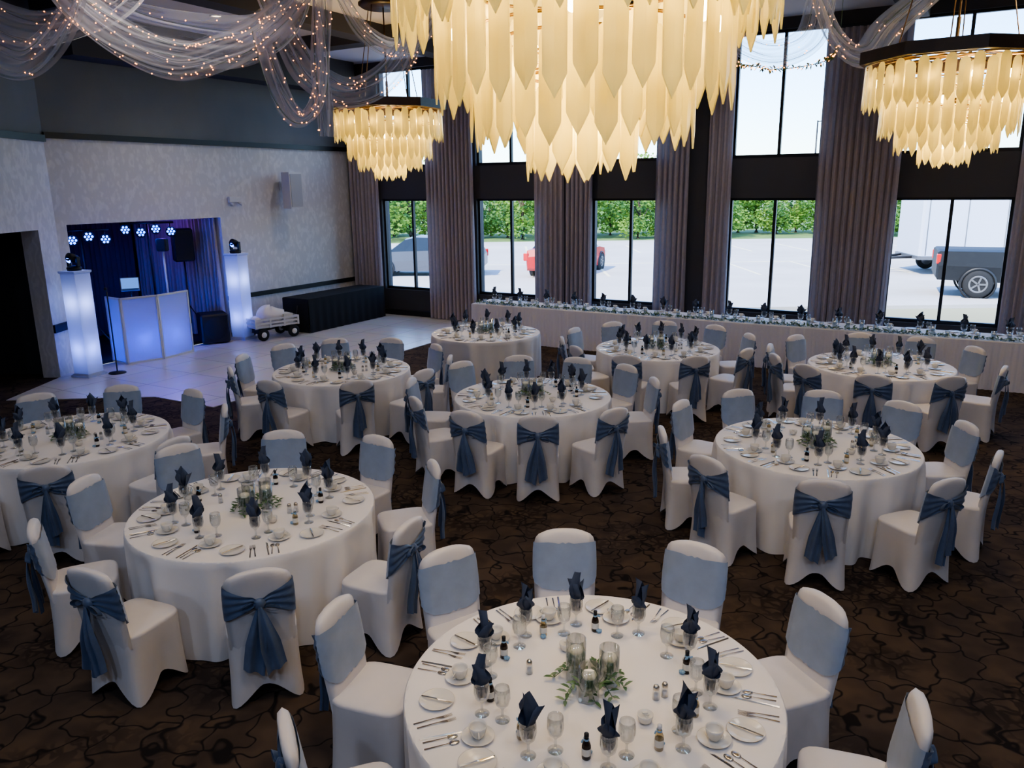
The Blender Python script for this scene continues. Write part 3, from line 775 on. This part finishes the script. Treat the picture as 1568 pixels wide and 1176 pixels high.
# ------------------------------------------------------------ utility cart
b = MB()
L, W = 1.0, .52
b.bbox(-L/2, L/2, -W/2, W/2, .26, .30, .01, M_white)
for s in (-1, 1):
    for z in (.36, .44): b.box(-L/2, L/2, s*W/2-.01, s*W/2+.01, z-.02, z+.02, M_white); b.box(s*L/2-.01, s*L/2+.01, -W/2, W/2, z-.02, z+.02, M_white)
for x in (-L/2, -L/6, L/6, L/2):
    for y in (-W/2, W/2): b.box(x-.02, x+.02, y-.015, y+.015, .26, .46, M_white)
for x in (-.36, .36):
    b.tube([(x, -W/2-.03, .13), (x, W/2+.03, .13)], .012, M_blk, 6); b.box(x-.03, x+.03, -.15, .15, .13, .26, M_blk)
    for y in (-W/2-.03, W/2+.03):
        My = T((x, y, .13)) @ Rx(pi/2)
        b.lathe([(.0, -.035), (.09, -.035), (.12, -.03), (.13, -.015), (.13, .015), (.12, .03), (.09, .035), (0, .035)], 20, M_rubber, My)
        b.lathe([(0, -.038), (.06, -.038), (.065, 0), (.06, .038), (0, .038)], 14, M_white, My)
b.tube([(L/2, 0, .2), (L/2+.1, 0, .35), (L/2+.16, 0, .62)], .012, M_blk)
b.grid(lambda u, v: (.32*sin(pi*v)**.7*cos(2*pi*u)*(1+.15*noise.noise(Vector((cos(2*pi*u)*2, sin(2*pi*u)*2, v*4)))),
                     .2*sin(pi*v)**.7*sin(2*pi*u), .31+.36*(.5-.5*cos(pi*v))*(1+.2*noise.noise(Vector((cos(2*pi*u)*2, v*3, 1))))), 28, 16, M_linen, True)
b.ball((-.3, .05, .40), (.16, .14, .10), M_linen); b.box(.2, .42, -.2, .1, .30, .5, M_label)
b.obj('utility_cart', T(rw(-1.62, -3.72, .012)) @ Rz(rad(45)))

# ------------------------------------------------------------ DJ gear
def light_column(x, y, rot):
    b = MB()
    o = lambda w, z: [(-w, -w, z), (w, -w, z), (w, w, z), (-w, w, z)]
    zs = [(.20, 0), (.20, .03), (.16, .06), (.16, 1.78), (.18, 1.80), (.18, 1.83)]
    vs = sum([o(w, z) for w, z in zs], []); fs = [(j*4+i, j*4+(i+1) % 4, (j+1)*4+(i+1) % 4, (j+1)*4+i) for j in range(5) for i in range(4)]+[(0, 1, 2, 3), (20, 21, 22, 23)]
    b.raw(vs, fs, M_scrim, False)
    b.lathe([(0, 1.83), (.11, 1.83), (.12, 1.88), (.09, 1.91), (0, 1.91)], 16, M_blk)
    for s in (-1, 1): b.box(s*.1-.02, s*.1+.02, -.03, .03, 1.9, 2.07, M_blk)
    b.lathe([(0, -.1), (.06, -.1), (.075, 0), (.07, .09), (.055, .1), (.0, .1)], 16, M_blk, T((0, 0, 2.04)) @ Rx(rad(70)))
    b.lathe([(0, .102), (.045, .102)], 12, M_blueled, T((0, 0, 2.04)) @ Rx(rad(110)))
    b.obj('light_column', T((x, y, .012)) @ Rz(rot))
    lamp('column_uplight', 'POINT', (x, y, .5), 5, (.25, .35, 1), .05); lamp('column_uplight', 'POINT', (x, y, 1.3), 5, (.4, .5, 1), .05)
light_column(-5.8, 16.95, rad(-20)); light_column(-7.42, 13.6, rad(-20))
fp = [(-7.55, 14.75), (-7.14, 14.45), (-6.66, 14.9), (-6.36, 15.6)]
b = MB()
for (ax, ay), (bx, by_) in zip(fp, fp[1:]):
    d = Vector((bx-ax, by_-ay, 0)); L = d.length; M = T((ax, ay, .012)) @ Rz(math.atan2(d.y, d.x))
    b.box(.02, L-.02, -.005, .005, .03, 1.20, M_scrim, M)
    for z in (.0, 1.2): b.box(0, L, -.018, .018, z, z+.035, M_white, M)
    for xx in (0, L-.03): b.box(xx, xx+.03, -.018, .018, 0, 1.23, M_white, M)
b.obj('dj_facade')
for x, y in ((-7.42, 14.95), (-6.98, 14.80), (-6.68, 15.30)):
    lamp('facade_uplight', 'POINT', (x, y, .45), 22, (.015, .09, 1), .06)
    b = MB(); b.lathe([(0, 0), (.08, 0), (.08, .14), (.06, .17), (0, .17)], 14, M_blk); b.lathe([(0, .172), (.055, .172)], 12, M_blueled); b.obj('uplight_can', T((x, y-.0, .012)))
b = MB(); Md = T((-7.3, 15.75, .012)) @ Rz(rad(45))
b.bbox(-.65, .65, -.25, .25, .92, .96, .01, M_blk)
for x in (-.6, .6):
    for y in (-.2, .2): b.tube([(x, y, 0), (x, y, .92)], .018, M_blk, 6)
b.bbox(-.15, .35, -.18, .18, .96, 1.04, .01, M_blk)
for k in range(8): b.lathe([(0, 1.04), (.014, 1.04), (.012, 1.06), (0, 1.06)], 8, M_white, T((-.08+k*.05, .05*(k % 2), 0)))
b.obj('dj_desk', Md)
b = MB(); b.bbox(-.17, .17, -.12, .12, 0, .018, .004, M_rim)
b.box(-.17, .17, -.004, .004, 0, .23, M_rim, T((0, .12, .015)) @ Rx(-.25)); b.box(-.155, .155, -.006, -.0045, .012, .215, M_screen, T((0, .12, .015)) @ Rx(-.25))
for r_ in range(4): b.box(-.14, .14, -.09+r_*.04, -.06+r_*.04, .018, .021, M_blk)
b.lathe([(.0, 0), (.16, 0), (.02, .02), (.02, .26), (.12, .27), (0, .275)], 12, M_blk, T((0, 0, -.28)))
b.obj('laptop', T((-7.42, 15.5, 1.26)) @ Rz(rad(25)))
def pa(x, y, z, rot, nm='pa_speaker'):
    b = MB()
    b.bbox(-.2, .2, -.18, .18, z, z+.68, .03, M_blk); b.box(-.16, .16, -.19, -.18, z+.05, z+.6, pmat('grille', (.03, .03, .03), .4, .6))
    b.tube([(0, 0, .35), (0, 0, z)], .018, M_blk)
    for k in range(3):
        a = k*2.094; b.tube([(0, 0, .75), (.42*cos(a), .42*sin(a), .01)], .012, M_blk, 6)
    b.obj(nm, T((x, y, .012)) @ Rz(rot))
pa(-6.9, 16.95, 1.68, rad(30))
b = MB()
b.bbox(-.28, .28, -.28, .28, .02, .62, .03, M_blk)
b.lathe([(0, 0), (.12, .02), (.2, 0), (.23, -.005)], 20, M_rubber, T((0, -.285, .32)) @ Rx(pi/2))
b.obj('subwoofer', T((-6.3, 16.6, .012)) @ Rz(rad(30)))
def tbar(x, y, z, rot, n=4):
    b = MB(); b.tube([(0, 0, .3), (0, 0, z)], .018, M_blk); b.tube([(-.5, 0, z), (.5, 0, z)], .02, M_blk)
    for k in range(3):
        a = k*2.094; b.tube([(0, 0, .7), (.45*cos(a), .45*sin(a), .01)], .013, M_blk, 6)
    for k in range(n):
        xx = -.42+k*.84/(n-1); dz = .06*(k % 2)
        Mh = T((xx, -.04, z-.14-dz)) @ Rx(rad(72))
        b.lathe([(0, -.08), (.07, -.08), (.095, .0), (.10, .08)], 14, M_blk, Mh)
        for j in range(7):
            rr = 0 if j == 6 else .06; b.ball((rr*cos(j*1.047), rr*sin(j*1.047), .07), .022, M_blueled, 8, 5, Mh)
        b.tube([(xx, 0, z), (xx, 0, z-.08-dz)], .012, M_blk)
    b.obj('par_light_bar', T((x, y, .012)) @ Rz(rot))
    lamp('stage_wash', 'POINT', (x+.15, y-.35, z-.25), 11, (.06, .11, 1), .08)
tbar(-7.35, 16.4, 2.5, rad(30)); tbar(-8.15, 15.3, 2.42, rad(30))
b = MB(); b.tube([(0, 0, .3), (0, 0, 1.95)], .022, M_white); b.tube([(0, 0, 0.02), (0, 0, .3)], .03, M_blk)
for k in range(3):
    a = k*2.094; b.tube([(0, 0, .6), (.3*cos(a), .3*sin(a), .01)], .013, M_blk, 6)
b.bbox(-.1, .1, -.08, .08, 1.95, 2.2, .02, M_blk); b.obj('light_stand', T((-6.98, 16.15, .012)))
b = MB(); b.lathe([(0, 0), (.15, 0), (.14, .015), (.02, .03), (.012, .04), (.012, 1.45), (0, 1.45)], 18, M_blk); b.tube([(0, 0, 1.45), (.05, -.12, 1.5)], .01, M_blk); b.ball((.06, -.15, 1.51), .03, M_blk)
b.obj('microphone_stand', T((-7.0, 13.75, .012)))
lamp('niche_wash', 'POINT', rw(-3.3, -5.0, 2.5), 11, (.35, .12, 1), .1)
lamp('dance_floor_wash', 'SPOT', (-7.0, 16.2, 2.6), 420, (.14, .10, 1), .1, (-4.9, 12.0, 0), 26, .7)

# ------------------------------------------------------------ downlights, added rear fill
dl = [rw(s, q) for s in (-.3, 3.6, 7.8, 12) for q in (-1.9, -5.6, -10, -14)]+[Vector((0.2, 1.6, 0))]
lens = MB(); lens.lathe([(.11, 0), (.115, -.01), (.095, -.015), (.085, 0.0)], 20, M_white); lens.lathe([(0, -.003), (.085, -.003)], 18, M_down); lens = lens.mesh('downlight')
for p in dl:
    if p.y < -2 or p.x < -7.2: continue
    inst('downlight', lens, T((p.x, p.y, CEIL)))
    lamp('downlight_lamp', 'SPOT', (p.x, p.y, CEIL-.06), 74, (1, .88, .77), .1, None, 125, .8)
for x, y, tx, ty in ((-5.5, -1.2, -4, 9), (-2.6, -1.5, -2, 8), (.2, -1.6, 1, 8), (2.4, -1.2, 4, 9)):  # unseen cool fill added behind the camera, set in made-up spotlight cans
    b = MB(); M = T((x, y, CEIL-.22)); dirv = Vector((tx-x, ty-y, -5.5)).normalized(); R = dirv.to_track_quat('Z', 'Y').to_matrix().to_4x4()
    b.lathe([(0, -.14), (.05, -.14), (.07, -.1), (.085, .1), (.075, .1), (.06, -.05), (0, -.06)], 18, M_blk, R); b.tube([(0, 0, 0), (0, 0, .22)], .015, M_blk)
    b.obj('added_fill_can', M)
    lamp('added_rear_fill', 'SPOT', Vector((x, y, CEIL-.22))+dirv*.12, 160, (.52, .68, 1), .15, (tx, ty, .5), 95, .9)

# ------------------------------------------------------------ exterior
b = MB(); b.box(-120, 160, 21.6, 49, -.25, -.15, M_asph); 
b.obj('parking_lot_ground')
b = MB(); b.box(-2.7, 60, .3, 2.2, -.14, -.02, M_conc); b.obj('sidewalk', MW)
b = MB(); b.box(-150, 200, 49, 260, -.25, -.16, M_grass); b.obj('grass_field')
b = MB()
for k in range(26): b.box(-30+k*2.8, -29.88+k*2.8, 29.5, 34.5, -.149, -.147, M_line); b.box(-30+k*2.8, -29.88+k*2.8, 40, 45, -.149, -.147, M_line)
b.box(-30, 43, 34.45, 34.6, -.149, -.147, M_line)
b.obj('parking_stripes')
def tree(seed):
    r = random.Random(seed); b = MB(); h = r.uniform(3.4, 4.8)
    b.tube([(0, 0, 0), (0, 0, .3), (.1, 0, 1.2), (0.05, .1, h*.75)], [.14, .12, .1, .04], M_trunk, 8)
    for k in range(4):
        a = k*1.6; b.tube([(.08, 0, 1.0+k*.3), (.7*cos(a), .7*sin(a), 2.1+k*.35)], [.06, .02], M_trunk, 5)
    cl = [(r.uniform(-1.4, 1.4), r.uniform(-1, 1), r.uniform(.5, h-1), r.uniform(.7, 1.2)) for _ in range(10)]+[(0, 0, h-.9, 1.0)]
    for cx, cy, cz, cr_ in cl:
        mt = M_fol if r.random() < .65 else M_fol2
        for _ in range(190):
            v = Vector((r.gauss(0, 1), r.gauss(0, 1), r.gauss(0, 1))).normalized()*cr_*r.uniform(.6, 1.0); v.z *= .8
            if cz+v.z < .17: continue
            s = r.uniform(.07, .15); M = T(Vector((cx, cy, cz))+v) @ Rz(r.random()*6.3) @ Rx(r.random()*3)
            b.raw([(-s, 0, 0), (0, -s*.7, 0), (s, 0, 0), (0, s*.7, 0)], [(0, 1, 2, 3)], mt, False, M)
    return b.mesh('tree', False)
trees = [tree(i) for i in range(4)]; rnd = random.Random(9)
for k in range(70):
    x = -30+k*1.3+rnd.uniform(-.5, .5); s = rnd.uniform(.8, 1.2)
    inst('tree', trees[k % 4], T((x, 51.5+rnd.uniform(-1, 5), -.159)) @ Rz(rnd.random()*6) @ Matrix.Scale(s, 4))
def vehicle(name, st, paint, wheels, wr, M, W):
    b = MB(); ns = len(st); secs = []
    for x, zb, zbelt, zt, k in st:
        w = W/2*k; wt = w*.78 if zt > zbelt+.1 else w*.9; zm = (zb+zbelt)/2
        secs.append([(x, -w*.96, zb), (x, -w, zm), (x, -w*.96, zbelt), (x, -wt, zt), (x, -wt*.6, zt+.03), (x, wt*.6, zt+.03), (x, wt, zt), (x, w*.96, zbelt), (x, w, zm), (x, w*.96, zb)])
    for i in range(ns-1):
        hi = max(st[i][3]-st[i][2], st[i+1][3]-st[i+1][2]) > .1
        ramp = abs(st[i][3]-st[i+1][3]) > .2
        for k in range(10):
            k2 = (k+1) % 10; mt = paint
            if hi and k in (2, 6): mt = M_cglass
            if hi and ramp and k in (3, 4, 5): mt = M_cglass
            b.raw([secs[i][k], secs[i][k2], secs[i+1][k2], secs[i+1][k]], [(0, 1, 2, 3)], mt, False)
    b.raw(secs[0], [tuple(range(10))], paint, False); b.raw(secs[-1], [tuple(range(10))], paint, False)
    for wx in wheels:
        for s in (-1, 1):
            Mw = T((wx, s*(W/2-.1), wr)) @ Rx(pi/2)
            b.lathe([(0, -.11), (wr*.6, -.11), (wr*.9, -.12), (wr, -.08), (wr, .08), (wr*.9, .12), (wr*.6, .11), (0, .11)], 28, M_rubber, Mw)
            b.lathe([(wr*.5, -.12), (wr*.56, -.13), (wr*.62, -.12)], 24, M_rim, Mw); b.lathe([(wr*.5, .12), (wr*.56, .13), (wr*.62, .12)], 24, M_rim, Mw)
            for k in range(5):
                for zz in (-.125, .115): b.box(0, wr*.55, -.025, .025, zz, zz+.01, M_rim, Mw @ Rz(k*1.2566))
            b.lathe([(wr*1.06, -.11), (wr*1.2, -.115), (wr*1.2, .115), (wr*1.06, .11)], 28, M_blk, Mw)
    x0 = st[0][0]
    for s in (-1, 1): b.bbox(x0-.02, x0+.10, s*W/2*.9-.09, s*W/2*.9+.09, st[1][2]-.36, st[1][2]-.08, .02, M_tail); b.bbox(st[-1][0]-.2, st[-1][0]-.02, s*W/2*.75-.15, s*W/2*.75+.15, .6, .75, .02, M_white)
    b.obj(name, M)
sed = [(-2.35, .35, .75, .76, .85), (-2.2, .25, .98, .99, .95), (-1.7, .22, 1.0, 1.02, 1), (-.95, .2, .98, 1.40, 1), (.2, .2, .95, 1.45, 1), (.65, .2, .94, 1.36, 1), (1.25, .2, .92, .94, 1), (2.05, .22, .82, .84, .96), (2.35, .3, .6, .62, .82)]
vehicle('car', sed, M_sedan, (-1.4, 1.45), .33, T((-3.3, 31.2, -.145)) @ Rz(rad(176)), 1.82)
vehicle('car', sed, M_red, (-1.4, 1.45), .33, T((2.25, 31.2, -.145)) @ Rz(rad(66)), 1.8)
tr = [(-2.85, .6, 1.28, 1.29, .96), (-2.8, .5, 1.32, 1.33, 1), (-.85, .45, 1.32, 1.33, 1), (-.75, .45, 1.3, 1.92, 1), (.6, .45, 1.28, 1.95, 1), (.9, .45, 1.27, 1.88, 1), (1.5, .45, 1.25, 1.27, 1), (2.6, .5, 1.18, 1.2, .98), (2.85, .55, .95, .97, .92)]
vehicle('pickup_truck', tr, M_truck, (-1.75, 1.85), .40, T((15.4, 22.95, -.15)) @ Rz(rad(-24)), 2.0)
b = MB(); b.bbox(-3.5, 3.5, -1.25, 1.25, .60, 2.75, .08, M_trail)
b.box(-3.52, 3.52, -1.27, 1.27, .55, .66, M_rim)
for k in range(6): b.box(-3.3+k*1.3, -3.27+k*1.3, -1.262, -1.25, .7, 2.65, M_rim)
for wx in (-2.4, -1.5):
    for s in (-1, 1):
        b.lathe([(0, -.1), (.22, -.1), (.34, -.1), (.36, -.05), (.36, .05), (.34, .1), (0, .1)], 22, M_rubber, T((wx, s*1.15, .36)) @ Rx(pi/2)); b.lathe([(0, -.12), (.2, -.12), (.2, .12), (0, .12)], 10, M_rim, T((wx, s*1.15, .36)) @ Rx(pi/2))
b.tube([(-3.5, -.6, .6), (-4.9, 0, .5)], .05, M_blk); b.tube([(-3.5, .6, .6), (-4.9, 0, .5)], .05, M_blk); b.tube([(-4.6, 0, .0), (-4.6, 0, .75)], .04, M_rim)
b.obj('cargo_trailer', T((18.3, 29.5, -.15)) @ Rz(rad(-8)))
b = MB(); b.tube([(0, 0, 0), (0, 0, 9)], [.12, .07], M_frame, 8); b.tube([(0, 0, 8.9), (.9, 0, 9)], .05, M_frame); b.bbox(.6, 1.4, -.2, .2, 8.93, 9.1, .03, M_frame); b.obj('street_lamp', T((29.3, 79, -.16)))

# ------------------------------------------------------------ sun, sky
w = bpy.data.worlds.new('World'); scene.world = w; w.use_nodes = True
n = w.node_tree.nodes; l = w.node_tree.links; n.clear()
o = n.new('ShaderNodeOutputWorld'); bg = n.new('ShaderNodeBackground'); sk = n.new('ShaderNodeTexSky'); sk.sky_type = 'NISHITA'
sk.sun_disc = False; sk.sun_elevation = rad(48); sk.sun_rotation = rad(150); sk.altitude = 0; sk.air_density = 1.0; sk.dust_density = .3; sk.ozone_density = 3
bg.inputs[1].default_value = .74
tn = n.new('ShaderNodeMixRGB'); tn.blend_type = 'MULTIPLY'; tn.inputs[0].default_value = 1; tn.inputs[2].default_value = (.76, .90, 1.1, 1)
l.new(sk.outputs[0], tn.inputs[1]); l.new(tn.outputs[0], bg.inputs[0]); l.new(bg.outputs[0], o.inputs[0])
s = bpy.data.lights.new('sun', 'SUN'); s.energy = 8.0; s.color = (1, .95, .88); s.angle = rad(.6)
so = bpy.data.objects.new('sun', s); scene.collection.objects.link(so)
so.rotation_euler = Vector((.55, .45, -.85)).to_track_quat('-Z', 'Y').to_euler()

# ------------------------------------------------------------ camera
cam = bpy.data.cameras.new('camera'); co = bpy.data.objects.new('camera', cam); scene.collection.objects.link(co)
cam.sensor_width = 36; cam.lens = 36*1216/1568; cam.clip_end = 500
co.matrix_world = T((0, 0, 3.15)) @ Rx(rad(76)) @ Rz(rad(-.7))
scene.camera = co
scene.view_settings.view_transform = 'AgX'
scene.view_settings.look = 'AgX - Medium High Contrast'
scene.view_settings.exposure = .30
